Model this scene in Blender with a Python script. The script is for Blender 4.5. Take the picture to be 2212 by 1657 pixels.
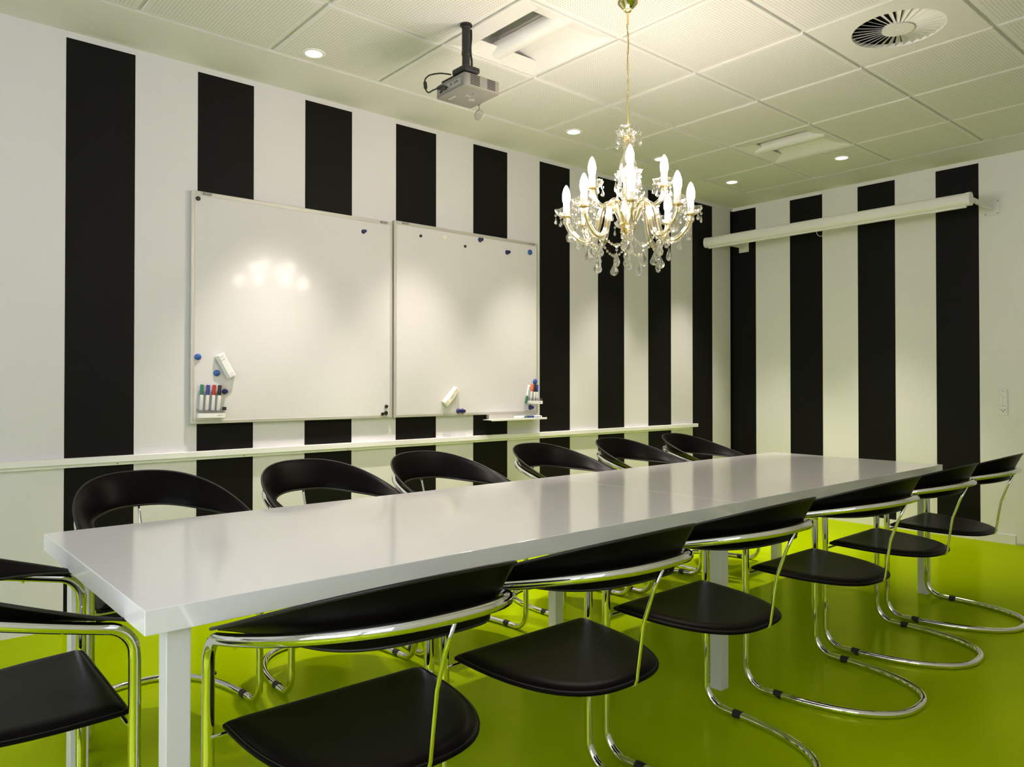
import bpy, bmesh, math, random
from mathutils import Vector, Matrix
random.seed(7)
PI = math.pi
sc = bpy.context.scene
for _o in list(bpy.data.objects):
    bpy.data.objects.remove(_o)
COL = sc.collection

# ------------------------------------------------------------------ camera
F, CX, CY = 1634.1, 1106.0, 815.36          # pixels, 2212 x 1657 frame
YAW, PITCH, CAMZ = 0.8599, 0.0096, 1.1196
_c, _s = math.cos(YAW), math.sin(YAW)
C_R = Vector((_s, -_c, 0.0))
C_F = Vector((_c * math.cos(PITCH), _s * math.cos(PITCH), math.sin(PITCH)))
C_U = Vector((-_c * math.sin(PITCH), -_s * math.sin(PITCH), math.cos(PITCH)))
cam_d = bpy.data.cameras.new('camera')
cam = bpy.data.objects.new('camera', cam_d)
COL.objects.link(cam)
cam_d.sensor_width = 36.0
cam_d.lens = 36.0 * F / 2212.0
cam_d.shift_y = -(828.5 - CY) / 2212.0
cam_d.clip_start = 0.02
_m = Matrix.Identity(4)
for _i in range(3):
    _m[_i][0], _m[_i][1], _m[_i][2] = C_R[_i], C_U[_i], -C_F[_i]
_m[2][3] = CAMZ
cam.matrix_world = _m
sc.camera = cam

# ------------------------------------------------------------------ world, exposure
SKY_STRENGTH = 5.6
world = bpy.data.worlds.new('daylight')
sc.world = world
world.use_nodes = True
_bg = world.node_tree.nodes['Background']
_bg.inputs[0].default_value = (0.86, 0.83, 1.0, 1)
_bg.inputs[1].default_value = SKY_STRENGTH
sc.view_settings.view_transform = 'Standard'
sc.view_settings.look = 'None'
sc.view_settings.gamma = 1.0
sc.view_settings.use_curve_mapping = False
sc.view_settings.exposure = 0.18
sc.cycles.caustics_refractive = False
BULB = 172.0          # emission of the candle bulbs
SPOT = 140.0           # watts of each recessed downlight


def ray(px, py):
    return C_R * ((px - CX) / F) + C_U * ((CY - py) / F) + C_F


def on(px, py, axis, val):
    """pixel -> point on the plane where coordinate `axis` equals `val`"""
    r = ray(px, py)
    o = Vector((0, 0, CAMZ))
    return o + r * ((val - o[axis]) / r[axis])


# ------------------------------------------------------------------ materials
def mat(name, col, rough=0.5, metal=0.0, spec=0.5, coat=0.0, emit=None, estr=0.0, trans=0.0, ior=1.5):
    m = bpy.data.materials.new(name)
    m.use_nodes = True
    b = m.node_tree.nodes['Principled BSDF']
    b.inputs['Base Color'].default_value = (*col, 1)
    b.inputs['Roughness'].default_value = rough
    b.inputs['Metallic'].default_value = metal
    b.inputs['Specular IOR Level'].default_value = spec
    b.inputs['IOR'].default_value = ior
    if coat:
        b.inputs['Coat Weight'].default_value = coat
        b.inputs['Coat Roughness'].default_value = 0.1
    if trans:
        b.inputs['Transmission Weight'].default_value = trans
    if emit:
        b.inputs['Emission Color'].default_value = (*emit, 1)
        b.inputs['Emission Strength'].default_value = estr
    return m


def bump_noise(m, scale, strength, dist=0.002, stretch=(1, 1, 1), detail=4.0, color=0.0):
    nt = m.node_tree
    b = nt.nodes['Principled BSDF']
    tc = nt.nodes.new('ShaderNodeTexCoord')
    mp = nt.nodes.new('ShaderNodeMapping')
    mp.inputs['Scale'].default_value = stretch
    nz = nt.nodes.new('ShaderNodeTexNoise')
    nz.inputs['Scale'].default_value = scale
    nz.inputs['Detail'].default_value = detail
    bp = nt.nodes.new('ShaderNodeBump')
    bp.inputs['Strength'].default_value = strength
    bp.inputs['Distance'].default_value = dist
    nt.links.new(tc.outputs['Object'], mp.inputs['Vector'])
    nt.links.new(mp.outputs['Vector'], nz.inputs['Vector'])
    nt.links.new(nz.outputs['Fac'], bp.inputs['Height'])
    nt.links.new(bp.outputs['Normal'], b.inputs['Normal'])
    return m


def color_noise(m, scale, c1, c2, detail=3.0):
    nt = m.node_tree
    b = nt.nodes['Principled BSDF']
    tc = nt.nodes.new('ShaderNodeTexCoord')
    nz = nt.nodes.new('ShaderNodeTexNoise')
    nz.inputs['Scale'].default_value = scale
    nz.inputs['Detail'].default_value = detail
    rp = nt.nodes.new('ShaderNodeValToRGB')
    rp.color_ramp.elements[0].position = 0.35
    rp.color_ramp.elements[1].position = 0.65
    rp.color_ramp.elements[0].color = (*c1, 1)
    rp.color_ramp.elements[1].color = (*c2, 1)
    nt.links.new(tc.outputs['Object'], nz.inputs['Vector'])
    nt.links.new(nz.outputs['Fac'], rp.inputs['Fac'])
    nt.links.new(rp.outputs['Color'], b.inputs['Base Color'])
    return m


M = {}
M['wall'] = bump_noise(mat('wallpaper_white', (0.68, 0.675, 0.665), 0.6, spec=0.35), 260, 0.25, 0.001, (0.35, 1, 1.6))
M['wall_r'] = bump_noise(mat('painted_white', (0.80, 0.80, 0.785), 0.55, spec=0.35), 300, 0.12, 0.001)
M['black'] = bump_noise(mat('wallpaper_black', (0.0030, 0.0028, 0.0024), 0.6, spec=0.18), 300, 0.1, 0.001)
M['ceil'] = bump_noise(mat('ceiling_white', (0.76, 0.755, 0.73), 0.75, spec=0.2), 200, 0.06, 0.001)
M['trim'] = mat('trim_white', (0.80, 0.80, 0.78), 0.4)
M['floor'] = bump_noise(color_noise(mat('lime_floor', (0.37, 0.51, 0.0), 0.3, spec=0.10), 3.0, (0.36, 0.50, 0.0), (0.38, 0.52, 0.0)), 9, 0.03, 0.004)
M['table'] = mat('white_laminate', (0.88, 0.88, 0.885), 0.11, spec=0.5)
M['leg'] = mat('white_lacquer', (0.74, 0.74, 0.74), 0.3)
M['chrome'] = mat('chrome', (0.80, 0.80, 0.80), 0.05, metal=1.0)
M['leather'] = bump_noise(mat('black_leather', (0.0030, 0.0024, 0.0020), 0.36, spec=0.06), 900, 0.10, 0.0006)
M['leather_edge'] = mat('black_leather_edge', (0.006, 0.005, 0.0045), 0.5)
M['rubber'] = mat('black_rubber', (0.012, 0.012, 0.012), 0.6)
M['board'] = bump_noise(mat('enamel_white', (0.66, 0.655, 0.64), 0.6, spec=0.06, coat=0.2), 40, 0.01, 0.001)
M['board'].node_tree.nodes['Principled BSDF'].inputs['Coat Roughness'].default_value = 0.11
M['alu'] = mat('satin_aluminium', (0.56, 0.55, 0.50), 0.42, metal=0.35)
M['grey'] = mat('grey_plastic', (0.30, 0.30, 0.30), 0.4)
M['white_p'] = mat('white_plastic', (0.82, 0.82, 0.80), 0.35)
M['cream_p'] = mat('cream_plastic', (0.80, 0.77, 0.62), 0.4)
M['blue_d'] = mat('blue_plastic', (0.03, 0.10, 0.38), 0.25)
M['blue_k'] = mat('navy_plastic', (0.010, 0.014, 0.11), 0.3)
M['black_p'] = mat('black_plastic', (0.012, 0.012, 0.011), 0.45)
M['green_p'] = mat('green_plastic', (0.03, 0.17, 0.09), 0.35)
M['red_p'] = mat('red_plastic', (0.42, 0.02, 0.012), 0.35)
M['orange_p'] = mat('orange_plastic', (0.75, 0.13, 0.02), 0.35)
M['blue_p'] = mat('marker_blue', (0.03, 0.04, 0.26), 0.35)
M['silver'] = mat('silver_plastic', (0.27, 0.26, 0.235), 0.42, metal=0.35)
M['silver_l'] = mat('silver_light', (0.40, 0.39, 0.36), 0.4, metal=0.3)
M['dark'] = mat('dark_void', (0.006, 0.006, 0.006), 0.8)
M['yellow_p'] = mat('yellow_plastic', (0.6, 0.45, 0.03), 0.4)
M['brass'] = mat('brass', (0.80, 0.60, 0.25), 0.16, metal=1.0)
M['brass_p'] = mat('pale_brass', (0.86, 0.78, 0.50), 0.12, metal=1.0)
M['cord'] = mat('gold_cord', (0.42, 0.36, 0.12), 0.35)
M['sleeve'] = mat('candle_white', (0.82, 0.82, 0.80), 0.4)
M['bulb'] = mat('lit_bulb', (0.9, 0.85, 0.7), 0.4, emit=(1.0, 0.85, 0.74), estr=BULB)
M['lamp_lit'] = mat('lit_halogen', (0.9, 0.9, 0.85), 0.4, emit=(1.0, 0.86, 0.62), estr=7.0)
M['glass'] = mat('crystal', (1, 1, 1), 0.0, trans=1.0, ior=1.52)
_nt = M['glass'].node_tree
_tr = _nt.nodes.new('ShaderNodeBsdfTransparent')
_mx = _nt.nodes.new('ShaderNodeMixShader')
_mx.inputs[0].default_value = 0.38
_nt.links.new(_nt.nodes['Principled BSDF'].outputs[0], _mx.inputs[1])
_nt.links.new(_tr.outputs[0], _mx.inputs[2])
_df = _nt.nodes.new('ShaderNodeBsdfTranslucent')
_df.inputs[0].default_value = (0.95, 0.94, 0.90, 1)
_m3 = _nt.nodes.new('ShaderNodeMixShader')
_m3.inputs[0].default_value = 0.015
_nt.links.new(_mx.outputs[0], _m3.inputs[1])
_nt.links.new(_df.outputs[0], _m3.inputs[2])
_nt.links.new(_m3.outputs[0], _nt.nodes['Material Output'].inputs[0])
M['vent'] = mat('vent_white', (0.78, 0.78, 0.74), 0.5)


def floor_gloss(m):
    """satin polyurethane: weak lime-tinted sheen over the lime body colour"""
    nt = m.node_tree
    b = nt.nodes['Principled BSDF']
    b.inputs['Specular IOR Level'].default_value = 0.0
    gl = nt.nodes.new('ShaderNodeBsdfGlossy')
    gl.inputs['Color'].default_value = (0.72, 0.80, 0.10, 1)
    gl.inputs['Roughness'].default_value = 0.2
    lw = nt.nodes.new('ShaderNodeLayerWeight')
    lw.inputs[0].default_value = 0.35
    mr = nt.nodes.new('ShaderNodeMapRange')
    mr.inputs['To Min'].default_value = 0.025
    mr.inputs['To Max'].default_value = 0.26
    mx = nt.nodes.new('ShaderNodeMixShader')
    nt.links.new(lw.outputs['Facing'], mr.inputs['Value'])
    nt.links.new(mr.outputs['Result'], mx.inputs[0])
    nt.links.new(b.outputs[0], mx.inputs[1])
    nt.links.new(gl.outputs[0], mx.inputs[2])
    nt.links.new(mx.outputs[0], nt.nodes['Material Output'].inputs[0])


floor_gloss(M['floor'])


def thin_glass(name, tint, base, edge, haze=0.0):
    """clear thin glass: transparent with a Fresnel-weighted mirror"""
    m = bpy.data.materials.new(name)
    m.use_nodes = True
    nt = m.node_tree
    for n in list(nt.nodes):
        nt.nodes.remove(n)
    out = nt.nodes.new('ShaderNodeOutputMaterial')
    mix = nt.nodes.new('ShaderNodeMixShader')
    tr = nt.nodes.new('ShaderNodeBsdfTransparent')
    tr.inputs[0].default_value = (*tint, 1)
    gl = nt.nodes.new('ShaderNodeBsdfGlossy')
    gl.inputs['Roughness'].default_value = 0.03
    gl.inputs['Color'].default_value = (1, 1, 1, 1)
    lw = nt.nodes.new('ShaderNodeLayerWeight')
    lw.inputs[0].default_value = 0.45
    mr = nt.nodes.new('ShaderNodeMapRange')
    mr.inputs['To Min'].default_value = base
    mr.inputs['To Max'].default_value = edge
    nt.links.new(lw.outputs['Facing'], mr.inputs['Value'])
    nt.links.new(mr.outputs['Result'], mix.inputs[0])
    nt.links.new(tr.outputs[0], mix.inputs[1])
    nt.links.new(gl.outputs[0], mix.inputs[2])
    if haze:
        df = nt.nodes.new('ShaderNodeBsdfTranslucent')
        df.inputs[0].default_value = (0.95, 0.93, 0.86, 1)
        d2 = nt.nodes.new('ShaderNodeBsdfDiffuse')
        d2.inputs[0].default_value = (0.95, 0.93, 0.86, 1)
        ad = nt.nodes.new('ShaderNodeMixShader')
        ad.inputs[0].default_value = 0.5
        m2 = nt.nodes.new('ShaderNodeMixShader')
        m2.inputs[0].default_value = haze
        nt.links.new(df.outputs[0], ad.inputs[1])
        nt.links.new(d2.outputs[0], ad.inputs[2])
        nt.links.new(mix.outputs[0], m2.inputs[1])
        nt.links.new(ad.outputs[0], m2.inputs[2])
        nt.links.new(m2.outputs[0], out.inputs[0])
    else:
        nt.links.new(mix.outputs[0], out.inputs[0])
    return m


M['thin'] = thin_glass('thin_glass', (0.97, 0.96, 0.93), 0.10, 0.75, 0.012)
M['armglass'] = thin_glass('arm_glass', (0.97, 0.94, 0.84), 0.12, 0.75, 0.008)
M['pane'] = thin_glass('window_glass', (0.96, 0.98, 0.98), 0.03, 0.35)
M['acryl'] = thin_glass('acrylic', (0.93, 0.93, 0.93), 0.05, 0.4)


def tile_material():
    m = bump_noise(mat('perforated_tile', (0.76, 0.755, 0.73), 0.75, spec=0.2), 200, 0.05, 0.001)
    nt = m.node_tree
    b = nt.nodes['Principled BSDF']
    tc = nt.nodes.new('ShaderNodeTexCoord')
    sp = nt.nodes.new('ShaderNodeSeparateXYZ')
    nt.links.new(tc.outputs['Object'], sp.inputs[0])
    P = 0.0150

    def math_n(op, a, bv=None):
        n = nt.nodes.new('ShaderNodeMath')
        n.operation = op
        for k, v in enumerate((a, bv)):
            if v is None:
                continue
            if isinstance(v, (int, float)):
                n.inputs[k].default_value = v
            else:
                nt.links.new(v, n.inputs[k])
        return n.outputs[0]
    d2 = None
    inside = None
    for ax in (0, 1):
        x = sp.outputs[ax]
        q = math_n('FRACT', math_n('ADD', math_n('DIVIDE', x, P), 100.0))
        q = math_n('SUBTRACT', q, 0.5)
        q = math_n('MULTIPLY', q, q)
        d2 = q if d2 is None else math_n('ADD', d2, q)
        ins = math_n('LESS_THAN', math_n('ABSOLUTE', x), P * 18)
        inside = ins if inside is None else math_n('MULTIPLY', inside, ins)
    hole = math_n('MULTIPLY', math_n('LESS_THAN', d2, 0.205 ** 2), inside)
    mx = nt.nodes.new('ShaderNodeMix')
    mx.data_type = 'RGBA'
    nt.links.new(hole, mx.inputs[0])
    mx.inputs[6].default_value = (0.76, 0.755, 0.73, 1)
    mx.inputs[7].default_value = (0.46, 0.45, 0.42, 1)
    nt.links.new(mx.outputs[2], b.inputs['Base Color'])
    return m


M['tile'] = tile_material()


# ------------------------------------------------------------------ mesh helpers
def link(o, parent=None, loc=None):
    COL.objects.link(o)
    if parent is not None:
        o.parent = parent
    if loc is not None:
        o.location = loc
    return o


def tag(o, label=None, cat=None, group=None, kind=None):
    if label:
        o['label'] = label
    if cat:
        o['category'] = cat
    if group:
        o['group'] = group
    if kind:
        o['kind'] = kind
    return o


def empty(name, loc=(0, 0, 0), rz=0.0, label=None, cat=None, group=None, kind=None):
    o = bpy.data.objects.new(name, None)
    o.empty_display_size = 0.05
    COL.objects.link(o)
    o.location = loc
    o.rotation_euler = (0, 0, rz)
    return tag(o, label, cat, group, kind)


def obj(name, me, material=None, parent=None, loc=None, rot=None):
    o = bpy.data.objects.new(name, me)
    if material is not None and len(me.materials) == 0:
        me.materials.append(material)
    link(o, parent, loc)
    if rot is not None:
        o.rotation_euler = rot
    return o


class MB:
    def __init__(s):
        s.v, s.f = [], []

    def add(s, vs, fs):
        n = len(s.v)
        s.v += [tuple(v) for v in vs]
        s.f += [tuple(i + n for i in f) for f in fs]
        return s

    def box(s, x0, x1, y0, y1, z0, z1):
        vs = [(x, y, z) for z in (z0, z1) for y in (y0, y1) for x in (x0, x1)]
        return s.add(vs, [(0, 2, 3, 1), (4, 5, 7, 6), (0, 1, 5, 4), (2, 6, 7, 3), (0, 4, 6, 2), (1, 3, 7, 5)])

    def tube(s, pts, r, n=10, closed=False, caps=True):
        pts = [Vector(p) for p in pts]
        N = len(pts)
        rr = r if isinstance(r, (list, tuple)) else [r] * N
        T = []
        for i in range(N):
            a = pts[(i - 1) % N] if (closed or i > 0) else pts[i]
            b = pts[(i + 1) % N] if (closed or i < N - 1) else pts[i]
            T.append((b - a).normalized())
        ref = Vector((0, 0, 1)) if abs(T[0].z) < 0.9 else Vector((1, 0, 0))
        nrm = (ref - T[0] * ref.dot(T[0])).normalized()
        fr = []
        for i in range(N):
            if i > 0:
                ax = T[i - 1].cross(T[i])
                if ax.length > 1e-9:
                    ang = T[i - 1].angle(T[i])
                    nrm = Matrix.Rotation(ang, 3, ax.normalized()) @ nrm
                nrm = (nrm - T[i] * nrm.dot(T[i])).normalized()
            fr.append((nrm.copy(), T[i].cross(nrm)))
        if closed:      # spread the closing twist
            ax = T[-1].cross(T[0])
            nn = nrm.copy()
            if ax.length > 1e-9:
                nn = Matrix.Rotation(T[-1].angle(T[0]), 3, ax.normalized()) @ nn
            tw = math.atan2(fr[0][1].dot(nn), fr[0][0].dot(nn))
            for i in range(N):
                R = Matrix.Rotation(-tw * i / N, 3, T[i])
                fr[i] = (R @ fr[i][0], R @ fr[i][1])
        vs, fs = [], []
        for i in range(N):
            for k in range(n):
                a = 2 * PI * k / n
                vs.append(pts[i] + fr[i][0] * (rr[i] * math.cos(a)) + fr[i][1] * (rr[i] * math.sin(a)))
        for i in range(N if closed else N - 1):
            j = (i + 1) % N
            for k in range(n):
                l = (k + 1) % n
                fs.append((i * n + k, i * n + l, j * n + l, j * n + k))
        if caps and not closed:
            fs.append(tuple(range(n - 1, -1, -1)))
            fs.append(tuple((N - 1) * n + k for k in range(n)))
        return s.add(vs, fs)

    def lathe(s, prof, n=24, origin=(0, 0, 0), lobes=0, amp=0.0, close=False):
        """prof: list of (r, z[, lobe weight])"""
        ox, oy, oz = origin
        vs, fs = [], []
        for p in prof:
            w = p[2] if len(p) > 2 else 0.0
            for k in range(n):
                a = 2 * PI * k / n
                q = abs(math.cos(lobes * a / 2)) if lobes else 0
                r = p[0] * (1 + amp * w * (q - 0.6))
                z = p[1] + (w * amp * 0.35 * p[0] * (q - 0.6) if lobes else 0)
                vs.append((ox + r * math.cos(a), oy + r * math.sin(a), oz + z))
        for i in range(len(prof) - 1):
            for k in range(n):
                l = (k + 1) % n
                fs.append((i * n + k, i * n + l, (i + 1) * n + l, (i + 1) * n + k))
        if close:
            fs.append(tuple(range(n - 1, -1, -1)))
            fs.append(tuple((len(prof) - 1) * n + k for k in range(n)))
        return s.add(vs, fs)

    def mesh(s, name, smooth=None):
        me = bpy.data.meshes.new(name)
        me.from_pydata(s.v, [], s.f)
        bm = bmesh.new()
        bm.from_mesh(me)
        bmesh.ops.recalc_face_normals(bm, faces=bm.faces)
        bm.to_mesh(me)
        bm.free()
        if smooth is not None:
            me.shade_smooth()
            if smooth < 180:
                me.set_sharp_from_angle(angle=math.radians(smooth))
        return me

    def build(s, name, material, parent=None, loc=None, rot=None, smooth=None):
        return obj(name, s.mesh(name, smooth), material, parent, loc, rot)


def bevel_box(name, sx, sy, sz, bev, seg=2, center=(0, 0, 0)):
    bm = bmesh.new()
    bmesh.ops.create_cube(bm, size=1.0)
    bmesh.ops.scale(bm, vec=(sx, sy, sz), verts=bm.verts)
    bmesh.ops.bevel(bm, geom=bm.edges[:], offset=bev, segments=seg, profile=0.5, affect='EDGES')
    bmesh.ops.translate(bm, vec=center, verts=bm.verts)
    me = bpy.data.meshes.new(name)
    bm.to_mesh(me)
    bm.free()
    me.shade_smooth()
    me.set_sharp_from_angle(angle=math.radians(18))
    return me


def bbox_obj(name, material, parent, x0, x1, y0, y1, z0, z1, bev=0.002, seg=2):
    me = bevel_box(name, x1 - x0, y1 - y0, z1 - z0, bev, seg)
    return obj(name, me, material, parent, ((x0 + x1) / 2, (y0 + y1) / 2, (z0 + z1) / 2))


def copy_tree(o, parent=None):
    c = o.copy()
    COL.objects.link(c)
    c.parent = parent
    for ch in list(o.children):
        copy_tree(ch, c)
    return c


# ================================================================== the room
H = 2.7549            # ceiling height
YW = 3.9784           # left wall (whiteboards)
XW = 6.1288           # right wall (screen)
XB, YF = -2.7, -0.75  # walls behind the camera

floor = MB().box(XB - .12, XW + .12, YF - .12, YW + .12, -0.08, 0).build('floor', M['floor'])
tag(floor, 'glossy lime green floor', kind='structure')
wl = MB().box(XB - .12, XW + .12, YW, YW + .12, 0, H + .16).build('wall_left', M['wall'])
tag(wl, 'white wall with broad black vertical stripes behind the whiteboards', kind='structure')
wr = MB().box(XW, XW + .12, YF - .12, YW, 0, H + .16).build('wall_right', M['wall_r'])
tag(wr, 'striped end wall with the projection screen', kind='structure')
VX0, VX1 = -2.30, -0.30
WZ0, WZ1 = 0.75, 2.42
wf = MB().box(XB - .12, VX0, YF - .12, YF, 0, H + .16).box(VX1, XW, YF - .12, YF, 0, H + .16)
wf.box(VX0, VX1, YF - .12, YF, 0, WZ0).box(VX0, VX1, YF - .12, YF, WZ1, H + .16)
wf = wf.build('wall_front', M['wall_r'])
tag(wf, 'plain white wall with an added window, opposite the whiteboards', kind='structure')
WY0, WY1 = -0.60, 2.60
wb = MB()
wb.box(XB - .12, XB, YF, WY0, 0, H + .16).box(XB - .12, XB, WY1, YW, 0, H + .16)
wb.box(XB - .12, XB, WY0, WY1, 0, WZ0).box(XB - .12, XB, WY0, WY1, WZ1, H + .16)
wb = wb.build('wall_back', M['wall_r'])
tag(wb, 'white wall with the wide window', kind='structure')


def window(name, o, along, a0, a1, label):
    """framed three-light window and its sky portal; along = 0 (runs in x) or 1 (runs in y)"""
    r = empty(name, o, 0, label, kind='structure')

    def bx(p0, p1, z0, z1, t, nm, m):
        if along == 1:
            MB().box(-t, t, p0, p1, z0, z1).build(nm, m, r)
        else:
            MB().box(p0, p1, -t, t, z0, z1).build(nm, m, r)
    w3 = (a1 - a0) / 3
    for k in range(4):
        p = min(max(a0 + k * w3, a0 + .03), a1 - .03)
        bx(p - .03, p + .03, WZ0 + .06, WZ1 - .06, .03, 'window_frame', M['trim'])
    for z in (WZ0 + .03, WZ1 - .03):
        bx(a0, a1, z - .03, z + .03, .03, 'window_frame', M['trim'])
    for k in range(3):
        bx(a0 + k * w3 + (.06 if k == 0 else .03), a0 + (k + 1) * w3 - (.06 if k == 2 else .03), WZ0 + .06, WZ1 - .06, .004, 'pane', M['pane'])
    pl = bpy.data.lights.new('window_portal', 'AREA')
    pl.shape = 'RECTANGLE'
    pl.size, pl.size_y = a1 - a0, WZ1 - WZ0
    pl.cycles.is_portal = True
    po = bpy.data.objects.new('window_portal', pl)
    COL.objects.link(po)
    m = (a0 + a1) / 2
    if along == 1:
        po.location = (o[0] - .07, m, (WZ0 + WZ1) / 2)
        po.rotation_euler = (PI / 2, 0, -PI / 2)
    else:
        po.location = (m, o[1] - .07, (WZ0 + WZ1) / 2)
        po.rotation_euler = (PI / 2, 0, PI)
    return r


window('window_1', (XB - .06, 0, 0), 1, WY0, WY1, 'white framed window in the far short wall')
window('added_window_2', (0, YF - .06, 0), 0, VX0, VX1, 'unseen white framed window added opposite the whiteboards')  # unseen window, added to send soft daylight onto the table's near faces

# black stripes of the wallpaper, 0.30 m wide, 3 cm short of the ceiling
SL = [0.710, 1.005, 1.301, 1.594, 1.889, 2.183, 2.485, 2.784, 3.085, 3.382, 3.687, 3.992, 4.299, 4.603, 4.903, 5.204, 5.508, 5.803]
for i in range(0, len(SL), 2):
    MB().box(SL[i], SL[i + 1], YW - .0008, YW + .004, 0, H - .03).build('black_stripe', M['black'], wl)
MB().box(SL[0] - .885, SL[0] - .59, YW - .0008, YW + .004, 0, H - .03).build('black_stripe', M['black'], wl)
MB().box(XW - .04, XW, YW - .0008, YW + .004, 0, H - .03).build('black_stripe', M['black'], wl)
SR = [YW, 3.738, 3.406, 3.113, 2.815, 2.523, 2.226, 1.937]
for i in range(0, len(SR), 2):
    MB().box(XW - .0008, XW + .004, SR[i + 1], SR[i], .062, H - .03).build('black_stripe', M['black'], wr)
bb = MB().box(XW - .012, XW + .002, 1.716, YW, 0, .064).build('baseboard_right', M['trim'])
tag(bb, 'low white baseboard under the striped end wall', kind='structure')
door = empty('door_1', (XW, 0, 0), kind='structure', label='flush white door in the end wall')
bbox_obj('door_leaf', M['wall_r'], door, -.010, .004, .80, 1.704, .012, 2.118, .002)
MB().tube([(-.012, .88, 1.02), (-.055, .88, 1.02), (-.06, .90, 1.02), (-.06, 1.0, 1.02)], .009, 10).build('door_handle', M['chrome'], door, smooth=60)

# ------------------------------------------------------------------ ceiling
GX0, GY0, G = 1.511 - 0.6 * 6, 3.568, 0.6
NX, NY = 13, 7
GX1, GY1 = GX0 + NX * G, GY0 - NY * G
ceil = MB().box(XB - .12, XW + .12, YF - .12, YW + .12, H + .16, H + .2).build('ceiling', M['ceil'])
tag(ceil, 'white suspended ceiling of perforated square tiles', kind='structure')
g = .009
for x0, x1, y0, y1 in ((XB, XW, GY0 + g, YW), (XB, XW, YF, GY1 - g), (XB, GX0 - g, GY1 - g, GY0 + g), (GX1 + g, XW, GY1 - g, GY0 + g)):
    MB().box(x0, x1, y0, y1, H, H + .03).build('border_panel', M['ceil'], ceil)
for i in range(NX + 1):
    x = GX0 + i * G
    MB().box(x - .014, x + .014, GY1 - .012, GY0 + .012, H + .011, H + .045).build('grid_bar', M['trim'], ceil)
for j in range(NY + 1):
    y = GY0 - j * G
    MB().box(GX0 - .012, GX1 + .012, y - .014, y + .014, H + .0112, H + .0452).build('grid_bar', M['trim'], ceil)
tile_me = bevel_box('ceiling_tile', G - 2 * g, G - 2 * g, .018, .002, 1, (0, 0, .009))
tile_me.materials.append(M['tile'])
CELL = {}
SPECIAL = {(7, 1): 'lum', (11, 1): 'lum', (9, 3): 'vent', (3, 5): 'lum'}
for i in range(NX):
    for j in range(NY):
        c = (GX0 + (i + .5) * G, GY0 - (j + .5) * G, H)
        CELL[i, j] = c
        if (i, j) in SPECIAL:
            continue
        t = obj('ceiling_tile', tile_me, None, ceil, c)
        t.rotation_euler = (random.uniform(-1, 1) * .0012, random.uniform(-1, 1) * .0012, 0)


# recessed luminaires (switched off): folded tray, dark slot, half-round perforated basket
def luminaire(c, label):
    r = empty('recessed_luminaire', c, 0, label, 'ceiling light', 'recessed square luminaires')
    h = (G - 2 * g) / 2
    t = MB()
    zi, zo = .085, 0.0
    rim = .012
    # outer rim
    for x0, x1, y0, y1 in ((-h, -h + rim, -h, h), (h - rim, h, -h, h), (-h + rim, h - rim, -h, -h + rim), (-h + rim, h - rim, h - rim, h)):
        t.box(x0, x1, y0, y1, 0, .012)
    t.build('rim', M['trim'], r)
    p = MB()
    a = h - rim
    # narrow panel on one side, broad rising reflector on the other, sloping ends
    def panel(x0, z0, x1, z1):
        p.add([(x0, -a, z0), (x0, a, z0), (x1, a, z1), (x1, -a, z1), (x0, -a, z0 + .004), (x0, a, z0 + .004), (x1, a, z1 + .004), (x1, -a, z1 + .004)],
              [(0, 1, 2, 3), (7, 6, 5, 4), (0, 3, 7, 4), (1, 5, 6, 2), (2, 6, 7, 3), (0, 4, 5, 1)])
    panel(-a, .002, -.175, .012)
    panel(a, .002, .17, .05)
    panel(.17, .05, .062, .085)
    for s in (-1, 1):
        p.add([(-a, s * a, .0025), (a, s * a, .0025), (a, s * (a - .09), .028), (-a, s * (a - .09), .028),
               (-a, s * a, .0065), (a, s * a, .0065), (a, s * (a - .09), .032), (-a, s * (a - .09), .032)],
              [(0, 1, 2, 3), (7, 6, 5, 4), (0, 3, 7, 4), (1, 5, 6, 2), (2, 6, 7, 3), (0, 4, 5, 1)])
    p.build('reflector', M['trim'], r)
    e = MB()
    e.box(-.20, a, -a, a, .135, .139)
    e.box(-.20, -.196, -a, a, .012, .135).box(a - .004, a, -a, a, .05, .135)
    e.box(-.196, a - .004, -a, -a + .004, .03, .135).box(-.196, a - .004, a - .004, a, .03, .135)
    e.build('housing', M['trim'], r)
    b = MB()
    n = 14
    R = .054
    L = a - .028
    vs, fs = [], []
    for y in (-L, L):
        for k in range(n + 1):
            an = PI + PI * k / n
            vs.append((R * math.cos(an), y, .052 + R * .95 * math.sin(an)))
    for k in range(n):
        fs.append((k, k + 1, n + 1 + k + 1, n + 1 + k))
    fs.append(tuple(range(n, -1, -1)))
    fs.append(tuple(n + 1 + k for k in range(n + 1)))
    b.add(vs, fs)
    b.build('basket', M['trim'], r, smooth=40)
    return r


luminaire(CELL[7, 1], 'square recessed ceiling luminaire right beside the projector pole')
luminaire(CELL[11, 1], 'square recessed ceiling luminaire close to the striped end wall')
luminaire(CELL[3, 5], 'square recessed ceiling luminaire over the window side')

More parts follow.
